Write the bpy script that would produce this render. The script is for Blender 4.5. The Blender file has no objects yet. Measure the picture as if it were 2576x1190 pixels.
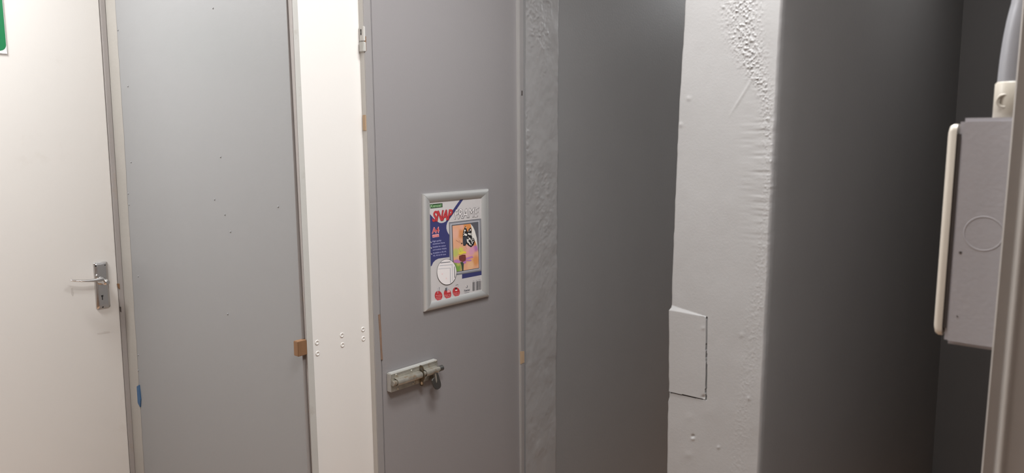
import bpy, bmesh, math
import numpy as np
from mathutils import Vector, Matrix
from mathutils.geometry import tessellate_polygon

# ------------------------------------------------------------------ camera
W, H, F = 2576, 1190, 1900.0
CAM_Z = 1.58
PITCH = math.radians(7.5)
YAW = math.radians(40.2)          # corridor axis (+X) lies this far right of the view axis
sc = bpy.context.scene
col = sc.collection
fwd_h = Vector((math.cos(YAW), math.sin(YAW), 0))
right = Vector((math.sin(YAW), -math.cos(YAW), 0))
fwd = fwd_h * math.cos(PITCH) + Vector((0, 0, -math.sin(PITCH)))
up = right.cross(fwd)
C0 = Vector((0, 0, CAM_Z))
cam_d = bpy.data.cameras.new('camera')
cam = bpy.data.objects.new('camera', cam_d)
col.objects.link(cam)
M = Matrix((right, up, -fwd)).transposed().to_4x4()
M.translation = C0
cam.matrix_world = M
cam_d.sensor_width = 36
cam_d.lens = F / W * 36
cam_d.clip_start = 0.02
cam_d.dof.use_dof = True
cam_d.dof.focus_distance = 2.1
cam_d.dof.aperture_fstop = 12
sc.camera = cam

# ------------------------------------------------------------------ light and exposure
world = bpy.data.worlds.new('world')
sc.world = world
world.use_nodes = True
world.node_tree.nodes['Background'].inputs[0].default_value = (0.5, 0.48, 0.46, 1)
world.node_tree.nodes['Background'].inputs[1].default_value = 0.05
sc.view_settings.view_transform = 'Standard'
sc.view_settings.look = 'None'
sc.view_settings.gamma = 1
sc.view_settings.exposure = 0.0
sc.view_settings.use_curve_mapping = False
CEIL = 2.65


def ceiling_or_fill_lamp(name, x, y, z, sx, sy, power, colour):
    d = bpy.data.lights.new(name, 'AREA')
    d.shape = 'RECTANGLE'
    d.size, d.size_y = sx, sy
    d.energy = power
    d.color = colour
    o = bpy.data.objects.new(name, d)
    o.location = (x, y, z)
    col.objects.link(o)
    return o


LAMP = (0.97, 0.985, 1.0)
ceiling_or_fill_lamp('ceiling_or_fill_lamp', 0.50, 0.30, CEIL - 0.04, 0.5, 0.3, 25.8, LAMP)
ceiling_or_fill_lamp('ceiling_or_fill_lamp', 1.20, 0.75, CEIL - 0.04, 0.5, 0.3, 23.8, LAMP)
ceiling_or_fill_lamp('ceiling_or_fill_lamp', 0.18, 2.15, CEIL - 0.04, 0.5, 0.3, 40.0, LAMP)
ceiling_or_fill_lamp('ceiling_or_fill_lamp', 4.60, 1.20, CEIL - 0.04, 0.5, 0.3, 35, LAMP)  # added lamp, out of view, brightens the passage wall
ceiling_or_fill_lamp('ceiling_or_fill_lamp', 2.60, 0.35, CEIL - 0.04, 0.5, 0.3, 3.4, LAMP)  # weak unseen fill, added to lift the far end of the corridor

# ------------------------------------------------------------------ pixel <-> place


def ray(px, py):
    return (fwd * F + right * (px - W / 2) - up * (py - H / 2)).normalized()


class Plane:
    def __init__(self, p, n):
        self.p, self.n = Vector(p), Vector(n).normalized()

    def hit(self, px, py):
        d = ray(px, py)
        return C0 + d * ((self.p - C0).dot(self.n) / d.dot(self.n))

    def off(self, t):
        return Plane(self.p + self.n * t, self.n)


def vplane(v):            # facing the corridor (-Y)
    return Plane((0, v, 0), (0, -1, 0))


def uplane(u):            # facing along the corridor (-X)
    return Plane((u, 0, 0), (-1, 0, 0))


def project(P):
    d = np.asarray(P) - np.array(C0)
    x = d @ np.array(right)
    y = d @ np.array(up)
    w = d @ np.array(fwd)
    return W / 2 + F * x / w, H / 2 - F * y / w


class Line:
    """edge seen at (x0, y0) and (x1, y1) on a plane, running on straight from floor to ceiling"""

    def __init__(self, plane, x0, x1, y0=0, y1=1190):
        self.a, self.b = plane.hit(x0, y0), plane.hit(x1, y1)

    def at(self, z):
        t = (z - self.a.z) / (self.b.z - self.a.z)
        return self.a.lerp(self.b, t)


# ------------------------------------------------------------------ materials


def srgb(r, g, b):
    def f(c):
        c /= 255
        return c / 12.92 if c <= .04045 else ((c + .055) / 1.055) ** 2.4
    return (f(r), f(g), f(b), 1)


def mat(name, colour, rough=.5, metal=0., bump=0., bscale=200., var=0., vscale=6., spec=.5, stretch=None, dirt=None):
    m = bpy.data.materials.new(name)
    m.use_nodes = True
    nt = m.node_tree
    b = nt.nodes['Principled BSDF']
    b.inputs['Roughness'].default_value = rough
    b.inputs['Metallic'].default_value = metal
    b.inputs['Specular IOR Level'].default_value = spec
    tc = nt.nodes.new('ShaderNodeTexCoord')
    src = tc.outputs['Object']
    if stretch:
        mp = nt.nodes.new('ShaderNodeMapping')
        mp.inputs['Scale'].default_value = stretch
        nt.links.new(src, mp.inputs['Vector'])
        src = mp.outputs['Vector']
    colour = tuple(colour[:3]) + (1,)
    out = None
    if var > 0:
        n = nt.nodes.new('ShaderNodeTexNoise')
        n.inputs['Scale'].default_value = vscale
        n.inputs['Detail'].default_value = 5
        nt.links.new(src, n.inputs['Vector'])
        mx = nt.nodes.new('ShaderNodeMix')
        mx.data_type = 'RGBA'
        mx.inputs['A'].default_value = tuple(c * (1 - var) for c in colour[:3]) + (1,)
        mx.inputs['B'].default_value = tuple(min(1, c * (1 + var)) for c in colour[:3]) + (1,)
        nt.links.new(n.outputs['Fac'], mx.inputs['Factor'])
        out = mx.outputs['Result']
    if dirt:                      # (colour, noise scale, threshold low, high, strength)
        dc, ds, lo, hi, st = dirt
        n = nt.nodes.new('ShaderNodeTexNoise')
        n.inputs['Scale'].default_value = ds
        n.inputs['Detail'].default_value = 8
        n.inputs['Roughness'].default_value = .65
        nt.links.new(src, n.inputs['Vector'])
        mr = nt.nodes.new('ShaderNodeMapRange')
        mr.inputs['From Min'].default_value = lo
        mr.inputs['From Max'].default_value = hi
        mr.inputs['To Max'].default_value = st
        nt.links.new(n.outputs['Fac'], mr.inputs['Value'])
        mx2 = nt.nodes.new('ShaderNodeMix')
        mx2.data_type = 'RGBA'
        nt.links.new(mr.outputs['Result'], mx2.inputs['Factor'])
        if out is not None:
            nt.links.new(out, mx2.inputs['A'])
        else:
            mx2.inputs['A'].default_value = colour
        mx2.inputs['B'].default_value = tuple(dc[:3]) + (1,)
        out = mx2.outputs['Result']
    if out is not None:
        nt.links.new(out, b.inputs['Base Color'])
    else:
        b.inputs['Base Color'].default_value = colour
    if bump > 0:
        n2 = nt.nodes.new('ShaderNodeTexNoise')
        n2.inputs['Scale'].default_value = bscale
        n2.inputs['Detail'].default_value = 4
        nt.links.new(src, n2.inputs['Vector'])
        bp = nt.nodes.new('ShaderNodeBump')
        bp.inputs['Strength'].default_value = bump
        bp.inputs['Distance'].default_value = .001
        nt.links.new(n2.outputs['Fac'], bp.inputs['Height'])
        nt.links.new(bp.outputs['Normal'], b.inputs['Normal'])
    return m


# paint colours
C_PARTITION = (0.245, 0.245, 0.245)
C_DOOR = (0.257, 0.242, 0.242)
C_PASSAGE = (.255, .248, .245)
C_SIDE = (.250, .240, .235)
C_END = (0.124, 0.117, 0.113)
C_WHITEDOOR = (0.618, 0.592, 0.556)
C_PANEL = (0.704, 0.677, 0.640)
C_PILLAR = (0.271, 0.263, 0.256)
C_NIB = (.310, .300, .295)
C_BOX = (.330, .315, .325)
m_grey = mat('grey_gloss_paint', C_PARTITION, .42, bump=.12, bscale=160, var=.03, vscale=3)
m_greydoor = mat('grey_door_paint', C_DOOR, .45, bump=.15, bscale=220, var=.03, vscale=4)
m_passage = mat('grey_passage_paint', C_PASSAGE, .5, bump=.25, bscale=120, var=.05, vscale=5)
m_greywall = mat('grey_wall_paint', C_SIDE, .5, bump=.25, bscale=120, var=.05, vscale=5)
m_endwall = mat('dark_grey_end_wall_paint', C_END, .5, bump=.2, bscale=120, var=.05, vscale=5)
m_white = mat('white_door_paint', C_WHITEDOOR, .4, bump=.1, bscale=140, var=.02, vscale=3,
              dirt=((.40, .33, .27), 7, .62, .85, .25))
m_panel = mat('white_panel_paint', C_PANEL, .4, bump=.1, bscale=140, var=.02, vscale=3,
              dirt=((.40, .35, .30), 6, .64, .85, .2))
m_pillar = mat('pale_masonry_paint', C_PILLAR, .55, bump=.25, bscale=150, var=.03, vscale=8)
m_plaster = mat('white_wall_paint', (.74, .72, .70), .55, bump=.25, bscale=150, var=.03, vscale=8)
m_trimgrey = mat('pale_grey_trim_paint', (.45, .44, .41), .45, bump=.3, bscale=120, var=.08, vscale=9,
                 dirt=((.22, .17, .12), 11, .60, .75, .45))
m_jamb = mat('worn_jamb_paint', (.30, .275, .26), .45, bump=.3, bscale=120, var=.08, vscale=9,
             dirt=((.30, .22, .14), 9, .60, .72, .5))
m_jambside = mat('jamb_edge_paint', (.50, .48, .45), .45, bump=.3, bscale=120, var=.06, vscale=9)
m_dark = mat('dark_chip_and_gap_shade', (.05, .04, .035), .8)  # near-black for chips and dots, and for shade painted into gaps
m_wood = mat('bare_wood', srgb(118, 86, 58)[:3], .7, bump=.4, bscale=60, var=.3, vscale=40, stretch=(1, 1, .15))
m_palewood = mat('pale_bare_wood', srgb(178, 152, 124)[:3], .7, bump=.4, bscale=60, var=.2, vscale=40, stretch=(1, 1, .15))
m_split = mat('browned_split_paint', srgb(128, 104, 88)[:3], .6, var=.3, vscale=60)
m_blue = mat('blue_paint_smear', srgb(50, 86, 122)[:3], .5, var=.2, vscale=60)
m_chrome = mat('chrome', (.62, .61, .60), .12, 1., bump=.03, bscale=30)
m_hole = mat('dark_hole', (.012, .011, .011), .9)
m_zinc = mat('worn_zinc', (.52, .495, .43), .3, .7, bump=.25, bscale=90, var=.3, vscale=60,
             dirt=((.36, .22, .10), 55, .53, .66, .7))
m_brass = mat('tarnished_staple', (.20, .16, .11), .4, .8, var=.3, vscale=70)
m_steel = mat('dark_steel', (.22, .22, .21), .35, .9, var=.15, vscale=60)
m_board = mat('painted_board', (.46, .45, .42), .45, bump=.3, bscale=120, var=.08, vscale=30)
m_alu = mat('satin_aluminium', (.60, .60, .585), .38, .55, bump=.05, bscale=200)
m_floor = mat('brown_floor_tile', (.44, .26, .155), .35, var=.15, vscale=3)
m_ceil = mat('ceiling_paint', (.80, .79, .77), .7, bump=.1)
m_pvc = mat('cream_plastic', (.50, .455, .39), .35, var=.02)
m_adapt = mat('dull_cream_plastic', (.38, .345, .29), .4, var=.04, vscale=60)
m_box = mat('grey_painted_metal_box', C_BOX, .45, bump=.15, bscale=300, var=.05, vscale=60)
m_conduit = mat('grey_conduit', (.25, .25, .265), .38, .1, var=.05, vscale=30)
m_frame = mat('satin_metal_door_frame', (.36, .335, .31), .35, .2, bump=.1, bscale=60, var=.06, vscale=15)

# ------------------------------------------------------------------ mesh helpers


def obj(name, verts, faces, mats, parent=None, smooth=False, fm=None, bevel=0., auto=None, kind=None, label=None):
    me = bpy.data.meshes.new(name)
    me.from_pydata([tuple(v) for v in verts], [], [tuple(f) for f in faces])
    me.validate()
    if not isinstance(mats, (list, tuple)):
        mats = [mats]
    for m in mats:
        me.materials.append(m)
    if fm is not None:
        me.polygons.foreach_set('material_index', list(fm))
    bm = bmesh.new()
    bm.from_mesh(me)
    if bevel > 0:
        bmesh.ops.remove_doubles(bm, verts=bm.verts, dist=1e-6)
        bmesh.ops.recalc_face_normals(bm, faces=bm.faces)
        es = [e for e in bm.edges if len(e.link_faces) == 2 and e.calc_face_angle(0) > .5]
        bmesh.ops.bevel(bm, geom=es, offset=bevel, segments=2, affect='EDGES', clamp_overlap=True)
    else:
        bmesh.ops.recalc_face_normals(bm, faces=bm.faces)
    bm.to_mesh(me)
    bm.free()
    if smooth:
        me.polygons.foreach_set('use_smooth', [True] * len(me.polygons))
        if auto:
            me.set_sharp_from_angle(angle=math.radians(auto))
    o = bpy.data.objects.new(name, me)
    col.objects.link(o)
    if parent is not None:
        o.parent = parent
    if kind:
        o['kind'] = kind
    if label:
        o['label'] = label
    return o


def struct(name, *a, **k):
    return obj(name, *a, kind='structure', **k)


HEX = [(0, 1, 2, 3), (4, 7, 6, 5), (0, 4, 5, 1), (1, 5, 6, 2), (2, 6, 7, 3), (3, 7, 4, 0)]


def hexa(a, b, c, d, n):
    """slab from four front corners pushed back along -n"""
    n = Vector(n)
    f = [Vector(p) for p in (a, b, c, d)]
    return f + [p - n for p in f], HEX


def box(x0, x1, y0, y1, z0, z1):
    v = [(x, y, z) for z in (z0, z1) for x, y in ((x0, y0), (x1, y0), (x1, y1), (x0, y1))]
    return v, [(3, 2, 1, 0), (4, 5, 6, 7), (0, 1, 5, 4), (1, 2, 6, 5), (2, 3, 7, 6), (3, 0, 4, 7)]


def join(*parts):
    V, Fc, FM = [], [], []
    for i, (v, f) in enumerate(parts):
        n = len(V)
        V += list(v)
        Fc += [tuple(k + n for k in q) for q in f]
        FM += [i] * len(f)
    return V, Fc, FM


def strip(la, lb, depth, n, z0=0., z1=CEIL):
    """slab between two edge lines, front on the lines, `depth` thick behind (away from n)"""
    return hexa(la.at(z0), lb.at(z0), lb.at(z1), la.at(z1), Vector(n).normalized() * depth)


def tube(path, r, seg=16, cap=True, closed=False):
    path = [Vector(p) for p in path]
    rs = r if isinstance(r, (list, tuple)) else [r] * len(path)
    V, Fc = [], []
    t0 = (path[1] - path[0]).normalized()
    ref = Vector((0, 0, 1)) if abs(t0.z) < .9 else Vector((0, 1, 0))
    for i, p in enumerate(path):
        t = (path[min(i + 1, len(path) - 1)] - path[max(i - 1, 0)]).normalized()
        a = t.cross(ref).normalized()
        b = a.cross(t)
        for k in range(seg):
            th = 2 * math.pi * k / seg
            V.append(p + (a * math.cos(th) + b * math.sin(th)) * rs[i])
    for i in range(len(path) - 1):
        for k in range(seg):
            Fc.append((i * seg + k, i * seg + (k + 1) % seg, (i + 1) * seg + (k + 1) % seg, (i + 1) * seg + k))
    if cap:
        Fc.append(tuple(range(seg)))
        Fc.append(tuple((len(path) - 1) * seg + k for k in range(seg)))
    return V, Fc


def extrude(pts, n):
    """closed outline pushed along n"""
    n = Vector(n)
    p = [Vector(q) for q in pts]
    k = len(p)
    return p + [q + n for q in p], [tuple(range(k)), tuple(range(2 * k - 1, k - 1, -1))] + \
        [(i, (i + 1) % k, k + (i + 1) % k, k + i) for i in range(k)]


def dome(c, n, r, h, seg=16, rings=4):
    c, n = Vector(c), Vector(n).normalized()
    a = n.orthogonal().normalized()
    b = n.cross(a)
    V, Fc = [], []
    for i in range(rings):
        ph = math.pi / 2 * i / rings
        for k in range(seg):
            th = 2 * math.pi * k / seg
            V.append(c + (a * math.cos(th) + b * math.sin(th)) * r * math.cos(ph) + n * h * math.sin(ph))
    V.append(c + n * h)
    for i in range(rings - 1):
        for k in range(seg):
            Fc.append((i * seg + k, i * seg + (k + 1) % seg, (i + 1) * seg + (k + 1) % seg, (i + 1) * seg + k))
    for k in range(seg):
        Fc.append(((rings - 1) * seg + k, (rings - 1) * seg + (k + 1) % seg, len(V) - 1))
    Fc.append(tuple(range(seg - 1, -1, -1)))
    return V, Fc


def ring(c, n, R, r, seg=16, ms=8):
    c, n = Vector(c), Vector(n).normalized()
    a = n.orthogonal().normalized()
    b = n.cross(a)
    V, Fc = [], []
    for i in range(seg):
        th = 2 * math.pi * i / seg
        d = a * math.cos(th) + b * math.sin(th)
        for k in range(ms):
            ph = 2 * math.pi * k / ms
            V.append(c + d * (R + r * math.cos(ph)) + n * r * math.sin(ph))
    for i in range(seg):
        for k in range(ms):
            Fc.append((i * ms + k, ((i + 1) % seg) * ms + k, ((i + 1) % seg) * ms + (k + 1) % ms, i * ms + (k + 1) % ms))
    return V, Fc


# smooth lattice noise in numpy
_rng = np.random.RandomState(7)
_T = _rng.rand(256, 256)


def vnoise(x, y):
    xi, yi = np.floor(x).astype(int), np.floor(y).astype(int)
    fx, fy = x - xi, y - yi
    fx, fy = fx * fx * (3 - 2 * fx), fy * fy * (3 - 2 * fy)
    g = lambda i, j: _T[i % 256, j % 256]
    return (g(xi, yi) * (1 - fx) * (1 - fy) + g(xi + 1, yi) * fx * (1 - fy) +
            g(xi, yi + 1) * (1 - fx) * fy + g(xi + 1, yi + 1) * fx * fy) - .5


def fbm(x, y, o=4):
    s, a = 0, 1.
    for i in range(o):
        s = s + a * vnoise(x * 2 ** i + 17 * i, y * 2 ** i + 31 * i)
        a *= .5
    return s


# ------------------------------------------------------------------ the places of the planes
V_BACK = 2.510        # wall with the white door
V_FRONT = 1.556       # cubicle front, grey door
V_PANEL = 1.574       # white fixed panel, set back behind the jamb
V_REC = 1.592         # passage wall beyond the plaster nib
U_PIL = 1.68         # white face of the pillar
V_RIGHT = 0.075       # corridor face of the near wall
NV, NU = Vector((0, -1, 0)), Vector((-1, 0, 0))
PB, PF = vplane(V_BACK), vplane(V_FRONT)

# corner of back wall and partition, front corner of the partition
L_corner = Line(PB, 267.5, 343.5)
L_front = Line(PF, 732.5, 784)
nrm = (L_front.at(1.2) - L_corner.at(1.2)).cross(Vector((0, 0, 1)))
lean = (L_corner.at(2) - L_corner.at(1))
nrm = (L_front.at(1.2) - L_corner.at(1.2)).cross(lean).normalized()
if nrm.x > 0:
    nrm = -nrm
PP = Plane(L_corner.at(1.2), nrm)      # face of the grey partition
NP = PP.n

# ------------------------------------------------------------------ room shell
U0, U1, VN = -2.60, 6.00, -2.60
fl = struct('floor', *box(U0 - .1, U1 + .1, VN - .1, V_BACK + .15, -.06, 0), m_floor)
ce = struct('ceiling', *box(U0 - .1, U1 + .1, VN - .1, V_BACK + .15, CEIL, CEIL + .06), m_ceil)
struct('wall_left', *box(U0 - .1, U0, VN - .1, V_BACK + .15, 0, CEIL), m_plaster)
struct('wall_far', *box(U1, U1 + .1, VN - .1, V_BACK + .15, 0, CEIL), m_plaster)
struct('wall_near', *box(U0, U1 + .1, VN - .1, VN, 0, CEIL), m_plaster)

# back wall round the white door (door 0.76 x 2.02)
L_dedge = Line(PB, 249, 328)
ud = L_dedge.at(1.2).x
DW, DH = .78, 2.03
v1, f1, _ = join(box(U0, ud - DW - .004, V_BACK - .004, V_BACK + .12, 0, CEIL),
                 box(ud - DW - .004, ud + .02, V_BACK - .004, V_BACK + .12, DH + .004, CEIL),
                 box(ud + .016, U1, V_BACK + .02, V_BACK + .12, 0, CEIL))
struct('wall_back', v1, f1, m_plaster)

# ------------------------------------------------------------------ white door
a0, a1 = L_dedge.at(.005), L_dedge.at(DH)
dv = [a0 + Vector((-DW, 0, 0)), a0, a1, a1 + Vector((-DW, 0, 0))]
door1 = struct('door_1', *hexa(*dv, NV * .04), m_white, bevel=.0025,
               label='white painted flush door with a chrome lever handle at far left')

# chrome handle: long plate, boss and lever
pz = vplane(V_BACK - .006)
pl = [PB.hit(*p) for p in ((234.2, 660.4), (271.5, 657.2), (275.6, 773), (240.8, 779.4))]
pc = sum(pl, Vector()) / 4
hw = ((pl[1] - pl[0]).length + (pl[2] - pl[3]).length) / 4
hh = ((pl[0] - pl[3]).length + (pl[1] - pl[2]).length) / 4


def rrect(cx, cz, hw, hh, r, y, seg=5):
    P = []
    for sx, sz, a0 in ((1, 1, 0), (-1, 1, 90), (-1, -1, 180), (1, -1, 270)):
        for k in range(seg + 1):
            a = math.radians(a0 + 90 * k / seg)
            P.append(Vector((cx + sx * (hw - r) + r * math.cos(a), y, cz + sz * (hh - r) + r * math.sin(a))))
    return P


def loft(rings):
    n = len(rings[0])
    V = [p for r in rings for p in r]
    Fc = []
    for i in range(len(rings) - 1):
        for k in range(n):
            Fc.append((i * n + k, i * n + (k + 1) % n, (i + 1) * n + (k + 1) % n, (i + 1) * n + k))
    Fc.append(tuple(range(n - 1, -1, -1)))
    Fc.append(tuple((len(rings) - 1) * n + k for k in range(n)))
    return V, Fc


yb = V_BACK
plate_r = [rrect(pc.x, pc.z, hw, hh, .006, yb + .001), rrect(pc.x, pc.z, hw, hh, .006, yb - .002),
           rrect(pc.x, pc.z, hw - .0015, hh - .0015, .005, yb - .0045),
           rrect(pc.x, pc.z, hw - .006, hh - .007, .005, yb - .0072),
           rrect(pc.x, pc.z, hw - .010, hh - .012, .004, yb - .0078)]
handle = obj('door_handle', *loft(plate_r), m_chrome, door1, smooth=True, auto=60,
             label='chrome lever handle on a long keyhole plate')
bz = pz.hit(257, 706)
boss = [(bz.x - .003, yb - .007, bz.z), (bz.x - .003, yb - .016, bz.z), (bz.x - .003, yb - .026, bz.z),
        (bz.x - .003, yb - .040, bz.z), (bz.x - .003, yb - .048, bz.z), (bz.x - .003, yb - .051, bz.z)]
obj('boss', *tube(boss, [.0135, .0125, .0100, .0105, .009, .004], 20), m_chrome, handle, smooth=True, auto=50)
pt = vplane(yb - .046)
root, tip = pt.hit(261, 703), pt.hit(181, 707.5)
lev = []
rs = []
for i in range(13):
    t = i / 12
    p = root.lerp(tip, t)
    p.z += -.003 * math.sin(math.pi * t) + .0015
    p.y += .012 * max(0, t - .55) ** 2 * 4
    lev.append(p)
    rs.append((.0045 if i == 0 else .0078 * (1 - .35 * t)) if t < .95 else .0035)
V, Fc = tube(lev, rs, 16)
n = 16
for i, p in enumerate(lev):
    t = i / 12
    fz = 1 - .45 * min(1, t * 1.6)
    for k in range(n):
        q = V[i * n + k]
        q.z = p.z + (q.z - p.z) * fz
        q.y = p.y + (q.y - p.y) * (1 + .35 * t)
obj('lever', V, Fc, m_chrome, handle, smooth=True, auto=60)
kh = vplane(yb - .0079).hit(257.5, 748.5)
kp = []
for k in range(12):
    a = math.radians(-60 + 300 * k / 11)
    kp.append(Vector((kh.x + .0032 * math.cos(a), kh.y, kh.z + .005 + .0036 * math.sin(a + math.radians(0)))))
kp = [Vector((kh.x - .0033, kh.y, kh.z + .0075)), Vector((kh.x + .0033, kh.y, kh.z + .0075)),
      Vector((kh.x + .0031, kh.y, kh.z + .003)), Vector((kh.x + .0014, kh.y, kh.z + .001)),
      Vector((kh.x + .0016, kh.y, kh.z - .0075)), Vector((kh.x - .0016, kh.y, kh.z - .0075)),
      Vector((kh.x - .0014, kh.y, kh.z + .001)), Vector((kh.x - .0031, kh.y, kh.z + .003))]
obj('keyhole', *extrude(kp, (0, .002, 0)), m_hole, handle)
for q in ((240.8, 669), (263.5, 667), (258.6, 772.2)):
    p = vplane(yb - .0060).hit(*q)
    obj('screw', *dome(p, NV, .0029, .0024, 12, 3), m_hole, handle, smooth=True)

# scuffs below and beside the handle
m_scuff = mat('scuffed_white_paint', (.53, .50, .465), .5, var=.15, vscale=60)
for pts in (((244, 838), (262, 834), (276, 833), (276, 837), (260, 839), (246, 841)),
            ((178, 726), (182, 724), (186, 738), (184, 746), (179, 740))):
    obj('scuff_mark', *extrude([vplane(V_BACK - .0003).hit(*q) for q in pts], (0, .0004, 0)), m_scuff, door1)

# ------------------------------------------------------------------ jamb between the white door and the partition
PJ = vplane(V_BACK - .006)
g0 = Line(PB, 252.5, 331.5)
v, f, _ = join(strip(Line(PJ, 251.8, 330.4), Line(PJ, 264.5, 341), .08, NV, 0, CEIL),
               strip(Line(PB.off(-.004), 263.5, 340), Line(PB.off(-.004), 269, 346), .07, NV, 0, CEIL))
jam1 = struct('trim_1', v, f, m_jamb, bevel=.0015)
# chipped latch recess beside the handle plate and the bare sliver of wood below it
p = [PJ.hit(*q) for q in ((294.5, 714), (300.5, 713.5), (301.5, 727), (299, 726))]
obj('exposed_wood', *extrude([q + NV * .0006 for q in p], NV * -.004), m_wood, jam1)
p = [PJ.hit(*q) for q in ((302, 772), (304.5, 772), (305.2, 785), (303, 784))]
obj('chip', *extrude([q + NV * .0006 for q in p], NV * -.004), m_dark, jam1)
v, f = strip(Line(PB.off(-.035), 246, 325), Line(PB.off(-.035), 258, 337), .01, NV, 0, DH)
obj('door_stop', v, f, m_dark, jam1)  # near-black colour puts the shade of the door gap on this strip

# ------------------------------------------------------------------ grey partition
L_front2 = Line(PP, 720.7, 775.7)
v, f = strip(L_corner, L_front2, .012, NP)
part = struct('wall_partition', v, f, m_grey)
# cream filler strip down the corner, ragged on its right-hand side
Lf0, Lf1 = Line(PP, 269.5, 345), Line(PP, 290, 363)
V, Fc = [], []
N = 160
for i in range(N + 1):
    z = CEIL * i / N
    a, b = Lf0.at(z), Lf1.at(z)
    wob = float(vnoise(np.array(z * 9.), np.array(3.3))) * .006 + float(vnoise(np.array(z * 40.), np.array(1.3))) * .003
    b = b + Vector((0, wob, 0))
    V += [a + NP * .006, b.lerp(a, .25) + NP * .005, b + NP * .0004]
for i in range(N):
    for k in range(2):
        Fc.append((i * 3 + k, i * 3 + k + 1, i * 3 + k + 4, i * 3 + k + 3))
m_filler = mat('cream_filler', (.300, .282, .255), .5, bump=.4, bscale=90, var=.1, vscale=7)
struct('trim_2', V, Fc, m_filler, smooth=True, auto=40)
# blue paint smear on the filler
bl = [(340.5, 982), (344, 972), (349, 969), (351, 985), (353, 1005), (352, 1024), (347, 1015), (342, 998)]
obj('paint_smear', *extrude([PP.off(.0036).hit(*q) for q in bl], NP * -.0034), m_blue, part, label='blue paint smear')
# small nibs of paint
nv, nf = [], []
for q in ((536, 21), (322, 217), (330, 408), (555, 395), (540, 502), (566, 540), (580, 583), (573, 790), (348, 695),
          (700, 520), (297, 76), (323, 487), (325, 515), (348, 893), (348, 932)):
    d = dome(PP.hit(*q), NP, .0028, .0022, 8, 2)
    b = len(nv)
    nv += d[0]
    nf += [tuple(k + b for k in t) for t in d[1]]
o = obj('paint_nibs', nv, nf, m_grey, part, smooth=True)
o['kind'] = 'stuff'

# edge trim round the free end of the partition
PA = PP.off(.0025)
PE = vplane(V_FRONT - .004)
La, Lc, Lb = Line(PA, 719.7, 774.7), Line(PE, 733.5, 785), Line(PE, 748.5, 802.8)
V = []
for zz in (0, CEIL):
    V += [La.at(zz), Lc.at(zz), Lb.at(zz), Lb.at(zz) + Vector((0, .05, 0)), La.at(zz) + Vector((.010, .0, 0))]
Fc = [(k, (k + 1) % 5, 5 + (k + 1) % 5, 5 + k) for k in range(5)] + [tuple(range(5)), tuple(range(5, 10))]
trimE = struct('trim_3', V, Fc, [m_jamb, m_trimgrey], fm=[0, 1, 1, 0, 0, 0, 0], bevel=.002)
# bare wooden block fixed to the partition edge
wb = [(754.2, 853.5), (763.8, 856), (764.8, 896), (756, 891)]
cor = [PA.off(.003).hit(*q) for q in wb]
cor[2].z, cor[3].z = min(cor[2].z, cor[3].z) + .003, min(cor[2].z, cor[3].z) + .003
zt, zb_ = (cor[0].z + cor[1].z) / 2, cor[2].z
y0, y1 = cor[0].y, cor[1].y - .003
xx = PP.hit(760, 870).x
blk = obj('wood_block', *box(xx - .024, xx + .01, y1, y0, zb_, zt), m_wood, trimE, bevel=.0012, label='bare brown wooden stop block')

# ------------------------------------------------------------------ white fixed panel
PW = vplane(V_PANEL)
Lw0, Lw1 = Line(PW, 744, 798), Line(PW, 906, 946)
v, f = strip(Lw0, Lw1, .03, NV)
wp = struct('wall_white_panel', v, f, m_panel)
for q in ((797.5, 861.5), (799, 889), (860, 843), (861.5, 867.5), (913, 828.5), (914, 852)):
    c = PW.hit(*q)
    vv, ff, fm = join(ring(c, NV, .0048, .0019, 18, 8), dome(c + Vector((0, .0004, 0)), NV, .0035, .0006, 14, 2))
    obj('screw_plug', vv, ff, m_panel, wp, smooth=True)

# ------------------------------------------------------------------ left jamb of the grey door
PJ2 = vplane(V_FRONT - .001)
Lj0, Lj1 = Line(PJ2, 912.6, 952), Line(PJ2, 932, 968)
v, f = strip(Lj0, Lj1, .055, NV)
m_jl = mat('grey_jamb_paint', (.27, .255, .25), .45, bump=.3, bscale=90, var=.05, vscale=9,
           dirt=((.30, .23, .17), 7, .60, .75, .45))
jl = struct('trim_4', v, f, [m_jl, m_jambside], bevel=.0015)
for p_ in jl.data.polygons:
    if p_.normal.x < -.6:
        p_.material_index = 1
# old latch recess, painted over, on the near side of the jamb
uj = lambda z: Lj0.at(z).x
PS = uplane(Lj0.at(1.8).x)


def on_side(q):
    return PS.hit(*q)


top, bot = on_side((912, 66)), on_side((918, 130))
zt, zb_ = top.z, bot.z
ux = Lj0.at((zt + zb_) / 2).x
mid = zb_ + (zt - zb_) * .42
obj('keeper_plate', *box(ux - .0032, ux + .004, V_FRONT - .002, V_FRONT + .014, mid, zt), m_jambside, jl, bevel=.001)
obj('keeper_lip', *box(ux - .005, ux + .004, V_FRONT - .004, V_FRONT + .014, zb_, mid - .002), m_trimgrey, jl, bevel=.0015)
obj('keeper_gap', *box(ux + .001, ux + .006, V_FRONT - .0016, V_FRONT + .004, zb_ + .002, mid + .012), m_wood, jl)
for t in (.70, .82):
    zz = zb_ + (zt - zb_) * t
    obj('screw_slot', *box(ux - .0036, ux + .001, V_FRONT + .005, V_FRONT + .0085, zz - .003, zz + .004), m_hole, jl)
top, bot = on_side((918, 289)), on_side((921, 329))
ux = Lj0.at((top.z + bot.z) / 2).x
obj('exposed_wood', *box(ux - .0018, ux + .004, V_FRONT + .0012, V_FRONT + .0145, bot.z, top.z), m_palewood, jl, bevel=.0012,
    label='patch of bare pale wood')
# cracked, browned edge beside the bolt
cr = [(951, 792), (956, 790), (959, 830), (961, 880), (963, 905), (958, 905), (955, 850)]
obj('split_edge', *extrude([PJ2.hit(*q) + NV * .0008 for q in cr], NV * -.006), m_split, jl)

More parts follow.
